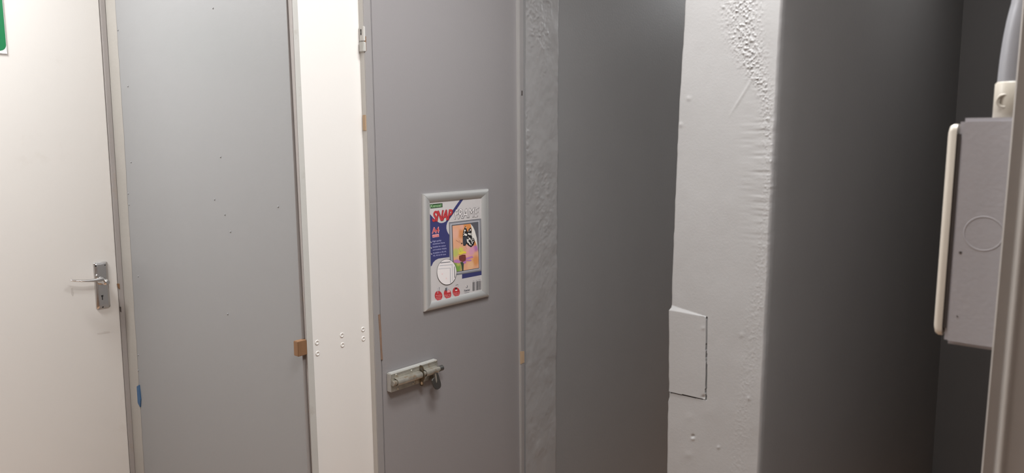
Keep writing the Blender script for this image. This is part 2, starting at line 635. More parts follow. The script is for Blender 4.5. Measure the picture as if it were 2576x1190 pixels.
# ------------------------------------------------------------------ grey door
PD = vplane(V_FRONT)
Ld0, Ld1 = Line(PD, 932.5, 968.6), Line(PD, 1304, 1314)
v, f = strip(Ld0, Ld1, .035, NV, .02, 2.3)
door2 = struct('door_2', v, f, m_greydoor, bevel=.0015,
               label='grey painted cubicle door with a poster frame and a slide bolt')
v, f, _ = join(strip(Line(PD.off(-.036), 925, 960), Line(PD.off(-.036), 945, 985), .01, NV, 0, CEIL),
               box(Ld0.at(2.3).x - .02, Ld1.at(2.3).x + .02, V_FRONT, V_FRONT + .03, 2.304, CEIL))
struct('trim_5', v, f, m_greydoor)

# right jamb: narrow, proud at the top and settling back lower down
PRt, PRb = vplane(V_FRONT - .014), vplane(V_FRONT - .008)


def mixline(px0, px1, lo, hi):
    a, b = hi.hit(px0, 0), lo.hit(px1, 1190)
    L = Line.__new__(Line)
    L.a, L.b = a, b
    return L


Lr0, Lr1 = mixline(1306.5, 1312, PRb, PRt), mixline(1317.2, 1319.6, PRb, PRt)
v, f = strip(Lr0, Lr1, .05, NV)
m_edge = mat('jamb_lit_side_paint', (.36, .35, .34), .45, bump=.3, bscale=120, var=.06, vscale=9)  # light falling on the jamb's left face, put into a lighter grey
jr = struct('trim_6', v, f, [m_jl, m_edge], bevel=.0015)
for p_ in jr.data.polygons:
    if p_.normal.x < -.6:
        p_.material_index = 1
q4 = []
for q in ((1310.5, 884), (1319, 883.5), (1319.2, 912), (1311, 916)):
    d = ray(*q)
    z = (C0 + d * 2.4).z
    a = Lr0.at(z)
    q4.append(Plane((0, a.y - .0007, 0), NV).hit(*q))
obj('exposed_wood', *extrude(q4, (0, .004, 0)), m_palewood, jr, label='small patch of bare wood')
q4 = []
for q in ((1312, 240), (1314.6, 240), (1314.6, 228), (1312.4, 228)):
    q4.append(Plane((0, Lr0.at(1.75).y - .0006, 0), NV).hit(*q))
obj('chip', *extrude(q4, (0, .004, 0)), m_dark, jr)
# dark gap behind jamb and plaster
struct('trim_7', *strip(Line(PD.off(-.012), 1314, 1317), Line(PD.off(-.012), 1332, 1330), .02, NV), m_jl)

# ------------------------------------------------------------------ rough plaster nib
rows = np.concatenate([np.linspace(0, .45, 8)[:-1], np.arange(.45, 2.1, .003), np.linspace(2.1, CEIL, 6)])
Ln0, Ln1 = Line(PF, 1322.6, 1323), Line(PF, 1408, 1400)
NC = 56
tt = np.linspace(0, 1, NC)
z = rows[:, None] + 0 * tt[None, :]
ua = np.array([Ln0.at(zz).x for zz in rows])[:, None]
ub = np.array([Ln1.at(zz).x for zz in rows])[:, None]
wob = fbm(rows * 14, rows * 0 + 2.2, 3)[:, None] * .004 + vnoise(rows * 60, rows * 0 + 9.1)[:, None] * .002
ub = ub + wob
u = ua + (ub - ua) * tt[None, :]
d = fbm(u * 18, z * 14, 4) * .0035
rough = np.clip(fbm(u * 9 + 5, z * 5 + 3, 2) * 2.2 + .35, 0, 1) * np.clip((z - 1.0) * 2.2, .12, 1)
d = d + rough * (np.maximum(0, fbm(u * 95, z * 85, 3)) * .0048 + vnoise(u * 170, z * 150) * .0012)
edge = np.clip((tt[None, :] - .955) / .045, 0, 1)
v_ = V_FRONT - d + edge ** 2 * .006
P = np.stack([u, v_, z], -1).reshape(-1, 3)
R = len(rows)
extra = np.stack([ub[:, 0] + .001, np.full(R, V_REC + .02), rows], -1)
extra0 = np.stack([ua[:, 0], np.full(R, V_FRONT + .03), rows], -1)
PV = np.concatenate([P, extra, extra0])
Fq = []
for i in range(R - 1):
    for k in range(NC - 1):
        a = i * NC + k
        Fq.append((a, a + 1, a + NC + 1, a + NC))
    a = i * NC + NC - 1
    Fq.append((a, R * NC + i, R * NC + i + 1, a + NC))
    Fq.append((i * NC, (i + 1) * NC, R * NC + R + i + 1, R * NC + R + i))
m_nib = mat('rough_grey_plaster', C_NIB, .45, bump=.35, bscale=110, var=.06, vscale=12)
struct('wall_nib', PV, Fq, m_nib, smooth=True, auto=60)

# ------------------------------------------------------------------ passage wall beyond
struct('wall_passage', *box(Ln1.at(1.2).x - .03, U1, V_REC, V_REC + .1, 0, CEIL), m_passage)

# ------------------------------------------------------------------ white pillar
PU = uplane(U_PIL)
ly = np.array([-400, 0, 230, 400, 700, 774, 780, 985, 1000, 1012, 1190, 1700.])
lx = np.array([1745, 1723, 1710, 1701, 1689.8, 1688.5, 1684.7, 1682.6, 1682.6, 1679.5, 1677, 1657.])
ry = np.array([-400, 0, 200, 400, 700, 900, 1190, 1700.])
rx = np.array([1990, 1969, 1957, 1947, 1932.5, 1923, 1909, 1884.])
rows = np.concatenate([np.linspace(0, .62, 8)[:-1], np.arange(.62, 2.0, .0016), np.linspace(2.0, CEIL, 6)])
R = len(rows)


def edge_v(ys, xs, z):
    zz, vv = [], []
    for y, x in zip(ys, xs):
        p = PU.hit(float(x), float(y))
        zz.append(p.z)
        vv.append(p.y)
    zz, vv = np.array(zz), np.array(vv)
    o = np.argsort(zz)
    out = np.interp(z, zz[o], vv[o])
    out = np.where(z < zz[o][0], vv[o][0], out)
    return out


vl = edge_v(ly, lx, rows) + vnoise(rows * 45, rows * 0 + 4.4) * .0018
vr = edge_v(ry, rx, rows) + fbm(rows * 11, rows * 0 + 7.7, 3) * .0018 + vnoise(rows * 70, rows * 0 + 1.4) * .0007
NC = 200
tt = np.linspace(0, 1, NC)
v_ = vl[:, None] + (vr - vl)[:, None] * tt[None, :]
z = rows[:, None] + 0 * v_
u = np.full_like(v_, U_PIL)
P = np.stack([u, v_, z], -1)
px, py = project(P.reshape(-1, 3))
px, py = px.reshape(z.shape), py.reshape(z.shape)
d = fbm(v_ * 8, z * 6, 3) * .0020 + vnoise(v_ * 60, z * 40) * .0003
# trowel marks and pitting near the right arris and at the top
crx = np.interp(py, [-200, 0, 60, 110, 170, 230, 400, 700, 1200], [1870, 1868, 1868, 1878, 1895, 1925, 1934, 1915, 1850])
crw = np.interp(py, [-200, 0, 60, 130, 180, 260, 500, 800, 1200], [45, 40, 40, 34, 26, 15, 12, 25, 20])
cra = np.interp(py, [-200, 0, 120, 220, 330, 500, 1200], [1, 1, 1, .8, .45, .25, .12])
mask = np.exp(-((px - crx) / crw) ** 2) * cra
d = d + mask * (np.maximum(0, vnoise(v_ * 210, z * 190) + .05) * .0052 + np.maximum(0, vnoise(v_ * 330 + 9, z * 300)) * .004)
d = d + np.clip((px - 1850) / 60, 0, 1) * np.clip((py - 240) / 80, 0, 1) * np.clip((700 - py) / 200, 0, 1) * vnoise(v_ * 25, z * 160) * .0012
# faint diagonal ridge below the pitting
dl = (px - (1905 - (py - 180) * .62)) / 4
d = d + np.exp(-dl ** 2) * np.clip((py - 170) / 20, 0, 1) * np.clip((300 - py) / 40, 0, 1) * .0009
# the brick-sized repair: proud, sloping on top, open joints on its right and lower edges
ty = 779 + (px - 1685) * .19
by = 985 + (px - 1683) * .215
rxx = 1777.5 - (py - 797) * .010
tx = np.clip((px - 1684) / 92, 0, 1)
inside = (py > ty) & (py < by) & (px < rxx)
d = np.where(inside, d * .5 + .0022 + .005 * (1 - tx) * np.clip(1 - (py - ty) / 260, 0, 1), d)
ramp = (py <= ty) & (py > ty - 13 * (1 - tx)) & (px < rxx)
d = np.where(ramp, d + (.0022 + .005 * (1 - tx)) * np.clip(1 - (ty - py) / np.maximum(13 * (1 - tx), .1), 0, 1), d)
wj = .95 + 0.6 * vnoise(z * 40, z * 0 + 3)
jr_ = (np.abs(px - rxx - 1 + 1.6 * vnoise(z * 30, z * 0)) < wj) & (py > ty + 1) & (py < by + 2)
d = np.where(jr_, d - .008, d)
jb_ = (np.abs(py - by - 1) < 1.2) & (px < rxx - 8)
d = np.where(jb_, d - .006, d)
for cx, cy, r, a in ((1743, 1098, 4, -.004), (1743, 1103, 5, .002), (1807, 1126, 4, .0015), (1884, 1002, 5, .0013), (1770, 825, 5, .001),
                     (1771, 999, 5, -.003), (1733, 1145, 9, .001), (1735, 1050, 10, .0006), (1866, 843, 6, .001), (1820, 18, 4, .002),
                     (1733, 248, 6, .0012), (1712, 314, 6, .0012), (1786, 1040, 14, .0005)):
    d = d + a * np.exp(-((px - cx) ** 2 + (py - cy) ** 2) / r ** 2)
e = np.clip((tt[None, :] - .972) / .028, 0, 1)
u = U_PIL - d + e ** 2 * .006 + np.clip((.02 - tt[None, :]) / .02, 0, 1) ** 2 * .003
P = np.stack([u, v_, z], -1).reshape(-1, 3)
# grey flanks run back from both arrises
PE2 = Plane((0, float(vr.mean()), 0), NV)
ue = 3.7
vs = np.polyval(np.polyfit(rows, vr, 1), rows) - .0022
flr1 = np.stack([np.full(R, U_PIL + .022), vs, rows], -1)
flr2 = np.stack([np.full(R, U_PIL + .12), vs, rows], -1)
flr3 = np.stack([np.full(R, ue + .1), vs, rows], -1)
fll = np.stack([np.full(R, ue + .1), vl, rows], -1)
PV = np.concatenate([P, flr1, flr2, flr3, fll])
Fq, FM = [], []
for i in range(R - 1):
    for k in range(NC - 1):
        a = i * NC + k
        Fq.append((a, a + 1, a + NC + 1, a + NC))
        FM.append(0 if k < NC - 6 else 1)
    a = i * NC + NC - 1
    b = R * NC
    Fq.append((a, b + i, b + i + 1, a + NC))
    FM.append(1)
    for s in range(2):
        Fq.append((b + s * R + i, b + (s + 1) * R + i, b + (s + 1) * R + i + 1, b + s * R + i + 1))
        FM.append(1)
    Fq.append((i * NC, (i + 1) * NC, b + 3 * R + i + 1, b + 3 * R + i))
    FM.append(1)
struct('wall_pillar', PV, Fq, [m_pillar, m_greywall], fm=FM, smooth=True, auto=50)

# dark end wall of the corridor
vtop, vbot = float(np.interp(2.2, rows, vr)), float(np.interp(.6, rows, vr))
c_t = Plane((0, vtop, 0), NV).hit(2424, 0)
c_b = Plane((0, vbot, 0), NV).hit(2345, 1190)
Le = Line.__new__(Line)
Le.a, Le.b = c_t, c_b
e0, e1 = Le.at(0), Le.at(CEIL)
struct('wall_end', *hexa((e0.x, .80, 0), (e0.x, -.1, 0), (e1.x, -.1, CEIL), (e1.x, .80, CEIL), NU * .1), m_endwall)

# ------------------------------------------------------------------ near wall with its doorway, right edge of the picture
PR = vplane(V_RIGHT)
UR = .5 * (uplane(.0).hit(2520, 595).x)
# arris of the metal door frame: on the plane v = V_RIGHT, seen from (2573, 0) to (2468, 1190)
Lm = Line(vplane(V_RIGHT + .004), 2571, 2466)
um = Lm.at(CAM_Z - .15).x
struct('wall_right', *box(um + .03, U1, -.05, V_RIGHT - .012, 0, CEIL), m_greywall)
# profile in plan (offset along +X from the arris, Y): quirk, bead, then the flat of the frame
prof = [(.040, .004), (.006, .004), (.0010, .0036), (.0001, .0026), (.0003, .0019), (.0028, -.0028), (.0030, -.0036), (.0012, -.0052), (-.0004, -.0062),
        (-.0014, -.0076), (-.0012, -.0095), (.0004, -.0108), (.0016, -.013), (.0020, -.05), (.0020, -.13), (.040, -.13)]
V, Fc = [], []
for zz in (0, CEIL):
    a = Lm.at(zz)
    for x, y in prof:
        V.append((a.x + x, a.y - .004 + y, zz))
n = len(prof)
for k in range(n):
    Fc.append((k, (k + 1) % n, n + (k + 1) % n, n + k))
Fc += [tuple(range(n)), tuple(range(n, 2 * n))]
struct('trim_8', V, Fc, m_frame, smooth=True, auto=50)

# ------------------------------------------------------------------ electrical box on the corridor face of the near wall
UB = um + .022
PBX = uplane(UB)
tl, bl_ = PBX.hit(2417, 296), PBX.hit(2372, 856)
vf = (tl.y + bl_.y) / 2                       # front of the metal box
zt, zb_ = PBX.hit(2470, 296).z, PBX.hit(2430, 873).z
vw = V_RIGHT - .012
WB = .088
sb = bpy.data.objects.new('switch_box', None)
sb.location = (UB + WB / 2, vw, (zt + zb_) / 2)
col.objects.link(sb)
sb['label'] = 'grey metal electrical box with a cream front plate on the near wall at right'
sb['category'] = 'electrical box'


def child(o, root):
    o.parent = root
    o.matrix_parent_inverse = Matrix.Translation(-Vector(root.location))
    return o


def boxobj(name, x0, x1, y0, y1, z0, z1, m, root, bevel, **k):
    return child(obj(name, *box(x0, x1, y0, y1, z0, z1), m, None, bevel=bevel, smooth=True, auto=35, **k), root)


body = boxobj('back_box', UB, UB + WB, vw, vf, zb_, zt, m_box, sb, .0028)
pt_, pb_ = PBX.hit(2382, 318), PBX.hit(2346, 838)
vp = (pt_.y + pb_.y) / 2
pzt, pzb = PBX.hit(2396, 312).z, PBX.hit(2356, 845).z
# front plate with rounded outer edge
fp = []
for inset, y in ((.0, vf + .0018), (.0, vp - .0035), (.0012, vp - .0012), (.004, vp)):
    P_ = []
    for sx, sz, a0 in ((1, 1, 0), (-1, 1, 90), (-1, -1, 180), (1, -1, 270)):
        for k in range(6):
            a = math.radians(a0 + 18 * k)
            hwid, hhei, r = WB / 2 - .001 - inset, (pzt - pzb) / 2 - inset, .005
            P_.append(Vector((UB + WB / 2 + sx * (hwid - r) + r * math.cos(a), y, (pzt + pzb) / 2 + sz * (hhei - r) + r * math.sin(a))))
    fp.append(P_)
child(obj('front_plate', *loft(fp), m_pvc, None, smooth=True, auto=50, label='cream plastic front plate'), sb)
boxobj('gap_shade_strip', UB + .002, UB + WB - .002, vf - .001, vf + .0025, zb_ + .012, zt - .012, m_dark, sb, 0)  # dark strip standing in for shade in the gap behind the plate
kc = PBX.hit(2474, 588)
ko = child(obj('knockout', *ring(kc + Vector((.00055, 0, 0)), NU, .0128, .0008, 40, 6), m_box, None, smooth=True), sb)
for q, r in (((2416, 635), .0011), ((2408, 795), .0006)):
    child(obj('rivet', *dome(PBX.hit(*q), NU, r, .0005, 10, 2), m_dark, None, smooth=True), sb)

# conduit with its cream adaptor above the box
cx = UB + .018
PCU = uplane(cx - .010)
cl = PCU.hit(2491, 295)
cyl_r = .0125
cy = cl.y - cyl_r
zt2 = PCU.hit(2500, 206).z
cd = bpy.data.objects.new('conduit', None)
cd.location = (cx, vw, zt)
col.objects.link(cd)
cd['label'] = 'grey conduit pipe with a cream adaptor rising from the electrical box'
cd['category'] = 'pipe'
child(obj('adaptor', *tube([(cx, cy, zt - .001), (cx, cy, zt + .0005), (cx, cy, zt2 - .0015), (cx, cy, zt2)],
                           [cyl_r - .0008, cyl_r, cyl_r, cyl_r - .0012], 32), m_adapt, None, smooth=True, auto=40,
          label='cream plastic adaptor'), cd)
sp = PCU.hit(2527, 254)
child(obj('screw_boss', *ring((sp.x - .0012, sp.y, sp.z), NU, .0045, .0010, 24, 8), m_adapt, None, smooth=True), cd)
path = []
rt = .0103
ytop = PCU.hit(2541, 0)
z_end = CEIL
for i in range(30):
    zz = zt2 - .004 + (z_end - zt2) * i / 29.
    path.append(None)
path = []
ypx = [(2503, 206), (2508, 160), (2517, 100), (2527, 50), (2541, 0)]
for q in ypx:
    p = PCU.hit(*q)
    path.append(Vector((cx, p.y - rt, p.z)))
path[0].z = zt2 - .004
base_y = cy
last = path[-1]
ywall = vw + rt + .001
sl = (path[-1].y - path[-2].y) / (path[-1].z - path[-2].z)
pp = []
for i in range(len(path) - 1):
    for k in range(4):
        pp.append(path[i].lerp(path[i + 1], k / 4))
pp.append(last)
if last.y > ywall:
    pp.append(Vector((cx, (last.y + ywall) / 2, last.z + .015)))
pp += [Vector((cx, ywall, last.z + .04)), Vector((cx, ywall, CEIL - .002))]
for _ in range(3):
    pp = [pp[0]] + [(pp[i - 1] + pp[i] * 2 + pp[i + 1]) / 4 for i in range(1, len(pp) - 1)] + [pp[-1]]
child(obj('pipe', *tube(pp, rt, 28), m_conduit, None, smooth=True, auto=50), cd)

# ------------------------------------------------------------------ green sign on the white door
PSg = vplane(V_BACK - .002)
br = PSg.hit(18.2, 136)
SW, SH = .25, .178
sg = bpy.data.objects.new('safety_sign', None)
sg.location = (br.x - SW / 2, V_BACK, br.z)
col.objects.link(sg)
sg['label'] = 'green safety sign with white border on the white door, cut by the left edge'
sg['category'] = 'sign'
lean_ = math.atan2(18.2 - 6.5 - 8.5, 131)
m_sgw = mat('white_sign_plastic', (.82, .80, .78), .3)
m_sgg = mat('green_sign_print', srgb(6, 108, 62)[:3], .3)
child(obj('sign_plate', *box(br.x - SW, br.x, V_BACK - .003, V_BACK - .0001, br.z, br.z + SH), m_sgw, None, bevel=.0006), sg)
gr = PSg.hit(13.8, 100).x
gb = PSg.hit(4, 128).z
g = []
x0, x1, z0, z1, r = br.x - SW + (br.x - gr), gr, gb, br.z + SH - (gb - br.z), .018
g = rrect((x0 + x1) / 2, (z0 + z1) / 2, (x1 - x0) / 2, (z1 - z0) / 2, r, V_BACK - .0033, 8)
child(obj('green_panel', *extrude(g, (0, .0005, 0)), m_sgg, None), sg)

# ------------------------------------------------------------------ slide bolt on the grey door
B = lambda x, y: (940 + x / 9.915, 880 + y / 9.915)
TB = .017
PBo = vplane(V_FRONT - TB)
bc = [PBo.hit(*B(*q)) for q in ((378, 622), (1592, 238), (1605, 660), (470, 1062))]
zt, zb_ = (bc[0].z + bc[1].z) / 2, bc[3].z
x0, x1 = (bc[0].x + bc[3].x) / 2, bc[1].x
sb2 = obj('slide_bolt', *box(x0 + .001, x1 - .001, V_FRONT - TB - .0016, V_FRONT - TB + .0005, zb_ + .001, zt - .002), m_zinc, door2, bevel=.0005,
          label='worn metal slide bolt on a painted backing board')
obj('backing_board', *box(x0, x1, V_FRONT - TB, V_FRONT, zb_, zt), m_board, sb2, bevel=.002)
yp = V_FRONT - TB
rb = .0082
Pa = vplane(yp - rb)
p0, p1 = Pa.hit(*B(560, 815)), Pa.hit(*B(1170, 622))
zr = (p0.z + p1.z) / 2
q0, q1 = Pa.hit(*B(1275, 520)), Pa.hit(*B(1590, 445))


def axis(xa, xb, n=2, y=None):
    return [Vector((xa + (xb - xa) * i / (n - 1), (yp - rb) if y is None else y, zr)) for i in range(n)]


def guide(xa, xb, name):
    """open half-round guide with flanges"""
    t = .0014
    pr = [(-.015, .0014), (-.0105, .0014)] + [(-rb * math.cos(math.radians(a)) * 1.12, rb * 1.12 + rb * .92 * math.sin(math.radians(a)) + .0004)
                                      for a in range(0, 181, 15)] + [(.0105, .0014), (.015, .0014)]
    V, Fc = [], []
    for x in (xa, xb):
        for zz, h in pr:
            V.append((x, yp - .0016 - h, zr + zz))
        for zz, h in reversed(pr):
            V.append((x, yp - .0016 - max(h - t, -.0003), zr + zz * (.9 if h > .0015 else 1)))
    n = len(pr) * 2
    for k in range(n):
        Fc.append((k, (k + 1) % n, n + (k + 1) % n, n + k))
    for s in range(0, len(pr) - 1):
        Fc.append((s, s + 1, n - 2 - s, n - 1 - s))
        Fc.append((n + s, n + s + 1, 2 * n - 2 - s, 2 * n - 1 - s))
    return obj(name, V, Fc, m_zinc, sb2, smooth=True, auto=40)


guide(p0.x, p1.x, 'barrel')
guide(q0.x, q1.x - .003, 'barrel')
xl = Pa.hit(*B(468, 850)).x
xr = Pa.hit(*B(1690, 440)).x
obj('bolt_rod', *tube(axis(xl, xr + .001, 2), rb * .86, 20), m_zinc, sb2, smooth=True, auto=40)
obj('rod_collar', *tube(axis(xr - .010, xr + .003, 2), rb * 1.02, 20), m_steel, sb2, smooth=True, auto=40)
# padlock staple: upright plate across the rod with two rounded eyes
xs = Pa.hit(*B(1185, 640)).x
h0, h1 = Pa.hit(*B(1170, 395)).z, Pa.hit(*B(1200, 905)).z
hm = (h0 + h1) / 2
out = []
k_ = (h0 - h1) / 2
ye = yp - .0016
for zz, w in ((1, .006), (.93, .0125), (.72, .016), (.5, .0145), (.28, .0175), (0, .0205), (-.28, .0175), (-.5, .0135), (-.72, .0155), (-.92, .0125), (-1, .006)):
    out.append(Vector((xs, ye - w, hm + k_ * zz)))
out = [Vector((xs, ye, hm + k_ * .98))] + out + [Vector((xs, ye, hm - k_ * .98))]
stp = obj('staple', *extrude(out, (.0028, 0, 0)), m_brass, sb2, bevel=.0007)
for zz, w in ((.68, .0085), (-.7, .0085)):
    c = Vector((xs - .0002, ye - w, hm + k_ * zz))
    a = [(c + Vector((0, math.cos(t) * .0038, math.sin(t) * .0045))) for t in np.linspace(0, 2 * math.pi, 14)[:-1]]
    obj('staple_eye', *extrude(a, (-.0003, 0, 0)), m_palewood if zz < 0 else m_steel, sb2)
# flat drop handle hanging from the rod
PH = vplane(yp - .018)
hp = [(1500, 560), (1600, 560), (1640, 660), (1690, 850), (1690, 910), (1665, 960), (1610, 995), (1560, 990), (1505, 940), (1470, 860), (1450, 780),
      (1480, 720), (1520, 690)]
hnd = obj('drop_handle', *extrude([PH.hit(*B(*q)) for q in hp], (0, .005, 0)), m_steel, sb2, bevel=.0014, smooth=True, auto=40)
sl_ = [(1525, 600), (1560, 590), (1585, 760), (1575, 830), (1555, 800)]
obj('handle_groove', *extrude([vplane(yp - .0184).hit(*B(*q)) for q in sl_], (0, .001, 0)), m_zinc, sb2)
for q in ((560, 625), (945, 522), (1550, 278), (985, 835), (605, 965)):
    p = vplane(yp - .0016).hit(*B(*q))
    obj('screw', *dome(p, NV, .0034, .0022, 12, 3), m_zinc, sb2, smooth=True)

# ------------------------------------------------------------------ poster frame on the grey door
TFR = .010
Pfo, Pfi = vplane(V_FRONT - .004), vplane(V_FRONT - .006)
oc = [Pfo.hit(*q) for q in ((1059.3, 488), (1227, 475.2), (1230, 745.2), (1068.8, 784.6))]
ic = [Pfi.hit(*q) for q in ((1080, 510), (1210.8, 497.2), (1213.6, 731.6), (1087, 758.5))]
x0, x1 = (oc[0].x + oc[3].x) / 2, (oc[1].x + oc[2].x) / 2
z1, z0 = (oc[0].z + oc[1].z) / 2, (oc[2].z + oc[3].z) / 2
i0, i1 = (ic[0].x + ic[3].x) / 2, (ic[1].x + ic[2].x) / 2
j1, j0 = (ic[0].z + ic[1].z) / 2, (ic[2].z + ic[3].z) / 2
print('frame outer', x1 - x0, z1 - z0, 'inner', i1 - i0, j1 - j0)
pf = bpy.data.objects.new('poster_frame', None)
pf.location = ((x0 + x1) / 2, V_FRONT, (z0 + z1) / 2)
col.objects.link(pf)
pf['label'] = 'silver metal snap frame holding a printed insert, fixed to the grey door'
pf['category'] = 'picture frame'
fo = [Vector((x0, 0, z1)), Vector((x1, 0, z1)), Vector((x1, 0, z0)), Vector((x0, 0, z0))]
fi = [Vector((i0, 0, j1)), Vector((i1, 0, j1)), Vector((i1, 0, j0)), Vector((i0, 0, j0))]
sec = [(0, .0003), (0, .004), (.03, .0062), (.10, .0085), (.22, .0102), (.38, .0110), (.55, .0106), (.72, .0092), (.88, .0072), (1.0, .0052), (1.0, .0015)]
for k in range(4):
    A0, A1, B0, B1 = fo[k], fo[(k + 1) % 4], fi[k], fi[(k + 1) % 4]
    V, Fc = [], []
    dirn = (A1 - A0).normalized() * .00025
    for end, (a, b) in enumerate(((A0, B0), (A1, B1))):
        for s, h in sec:
            p = a.lerp(b, s) + (dirn if end == 0 else -dirn)
            V.append((p.x, V_FRONT - h, p.z))
    n = len(sec)
    for t in range(n - 1):
        Fc.append((t, t + 1, n + t + 1, n + t))
    Fc += [tuple(range(n)), tuple(range(n, 2 * n))]
    child(obj('frame_rail', V, Fc, m_alu, None, smooth=True, auto=45), pf)
child(obj('backing', *box(x0 + .003, x1 - .003, V_FRONT - .0012, V_FRONT - .0001, z0 + .003, z1 - .003), m_board, None), pf)

# ---- printed insert: flat paper with flat print
m_paper = mat('paper', (.56, .53, .52), .4)
YP = V_FRONT - .0035
poster = child(obj('poster', *box(i0 - .004, i1 + .004, YP, YP + .0006, j0 - .004, j1 + .004), m_paper, None,
                   label='printed advertising insert with a butterfly picture'), pf)


def ink(name, r, g, b, **k):
    return mat(name, srgb(r, g, b)[:3], .4, **k)


k_navy = ink('navy_ink', 60, 62, 108)
k_green = ink('green_ink', 64, 96, 60)
k_dkgreen = ink('dark_green_ink', 36, 62, 38)
k_palegreen = ink('pale_green_ink', 150, 185, 140)
k_red = ink('red_ink', 186, 60, 64)
k_dkred = ink('dark_red_ink', 110, 40, 45)
k_pink = ink('pink_ink', 235, 165, 165)
k_white = ink('white_ink', 232, 226, 224)
k_black = ink('black_ink', 38, 36, 38)
k_grey = ink('grey_ink', 140, 140, 145)
k_ltgrey = ink('light_grey_ink', 178, 178, 184)
k_dkgrey = ink('dark_grey_ink', 92, 92, 98)
k_purple = ink('purple_ink', 182, 122, 176, var=.12, vscale=60)
k_yellow = ink('yellow_ink', 226, 206, 78, var=.1, vscale=60)
k_brown = ink('brown_ink', 120, 62, 56, var=.3, vscale=120)
k_stem = ink('stem_ink', 62, 78, 62)
k_wing = ink('wing_ink', 62, 66, 74, var=.15, vscale=90)
k_cream = ink('cream_ink', 226, 222, 214)
k_bar = ink('barcode_ink', 70, 68, 70)
k_lilac = ink('lilac_ink', 190, 190, 225)
EPS = .00008


def pp_(layer):
    return vplane(YP - EPS * layer)


MI = Matrix.Translation(-Vector(pf.location))


def inkobj(name, V, Fc, m):
    o = obj(name, V, Fc, m, None)
    o.parent = poster
    o.matrix_parent_inverse = Matrix.Identity(4)
    return o


c1 = lambda x, y: (1070 + x / 11.333, 495 + y / 11.333)
c2 = lambda x, y: (1140 + x / 11.333, 495 + y / 11.333)
c3 = lambda x, y: (1070 + x / 9.154, 590 + y / 9.154)
c4 = lambda x, y: (1080 + x / 14.875, 700 + y / 14.875)
c5 = lambda x, y: (1150 + x / 14.875, 690 + y / 14.875)
c6 = lambda x, y: (1120 + x / 7.677, 545 + y / 7.677)


def poly(name, pts, m, layer):
    P_ = [pp_(layer).hit(*q) for q in pts]
    for q in P_:
        q.x = min(max(q.x, i0 - .003), i1 + .003)
    Fc = [tuple(t) for t in tessellate_polygon([[Vector((q.x, q.z, 0)) for q in P_]])]
    V = P_
    return inkobj(name, V, Fc, m)


def blob(cmap, cx, cy, rx_, ry_, rot=0, n=20, flat=None):
    P_ = []
    for k in range(n):
        t = 2 * math.pi * k / n
        x, y = rx_ * math.cos(t), ry_ * math.sin(t)
        if flat is not None:
            y = min(y, flat)
        c, s = math.cos(math.radians(rot)), math.sin(math.radians(rot))
        P_.append(cmap(cx + x * c - y * s, cy + x * s + y * c))
    return P_


def text(name, s, m, layer, x0y0, x1y1, cap, shear=0., bold=0., font_aspect=None, cmap=None, spacing=1.0):
    """flat lettering whose baseline runs between two points; cap = height in the same units"""
    a, b = x0y0, x1y1
    if cmap:
        a, b = cmap(*a), cmap(*b)
        t = cmap(x0y0[0], x0y0[1] - cap)
    else:
        t = (a[0], a[1] - cap)
    pl_ = pp_(layer)
    A, B_, T_ = pl_.hit(*a), pl_.hit(*b), pl_.hit(*t)
    cu = bpy.data.curves.new(name, 'FONT')
    cu.body = s
    cu.shear = shear
    cu.offset = bold
    cu.space_character = spacing
    cu.resolution_u = 3
    cu.fill_mode = 'FRONT'
    ob = bpy.data.objects.new(name, cu)
    me = bpy.data.meshes.new_from_object(ob)
    co = np.array([v.co[:] for v in me.vertices])
    faces = [tuple(p.vertices) for p in me.polygons]
    bpy.data.objects.remove(ob)
    bpy.data.curves.remove(cu)
    bpy.data.meshes.remove(me)
    mn, mxx = co.min(0), co.max(0)
    w = mxx[0] - mn[0]
    hcap = .70
    hgt = (T_ - A).length
    ex = (B_ - A)
    V = []
    for c in co:
        V.append(A + ex * ((c[0] - mn[0]) / w) + Vector((0, 0, hgt * c[1] / hcap)))
    return inkobj(name, V, faces, m)


# navy field with its swoosh
navy = [c1(60, 430), c1(125, 485), c1(190, 560), c1(260, 640), (c1(350, 712)), c1(400, 742), c1(450, 750), c1(520, 738), c1(580, 705), c1(640, 610),
        c1(770, 400), c1(905, 205), c2(215, 60), c2(300, 60), c2(90, 370), c2(0, 490), c1(680, 650), c1(625, 740), c1(602, 820), c1(600, 900),
        c1(618, 970), c1(645, 1035), c1(690, 1095), c3(550, 60), c3(556, 522), c3(420, 538), c3(300, 556), c3(235, 590), c3(180, 645), c3(150, 715), c3(100, 760)]
poly('colour_field', navy, k_navy, 1)
poly('colour_field', [(1162.4, 680), (1162.3, 701.3), (1216, 690.8), (1216, 648.8), (1204, 650), (1204, 680)], k_navy, 1)
# brand box
poly('brand_box', [c1(120, 215), c1(487, 182), c1(490, 300), c1(148, 338)], k_dkgreen, 2)
poly('brand_box', [c1(135, 232), c1(462, 202), c1(468, 285), c1(150, 320)], k_green, 3)
text('lettering', 'Kenzel', k_palegreen, 4, (150, 310), (455, 282), 85, cmap=c1, bold=.012)
# SNAP / FRAME
text('lettering', 'SNAP', k_dkred, 5, (205, 712), (790, 640), 290, cmap=c1, shear=.28, bold=.035, spacing=.92)
text('lettering', 'SNAP', k_red, 6, (195, 705), (775, 635), 290, cmap=c1, shear=.28, bold=.028, spacing=.92)
for dx, dy in ((-7, 7), (9, 9), (8, -7), (-6, -6)):
    text('lettering', 'FRAME', k_black, 5, (36 + dx, 640 + dy), (728 + dx, 560 + dy), 274, cmap=c2, shear=.24, spacing=.95)
text('lettering', 'FRAME', k_white, 6, (36, 640), (728, 560), 274, cmap=c2, shear=.24, spacing=.95)
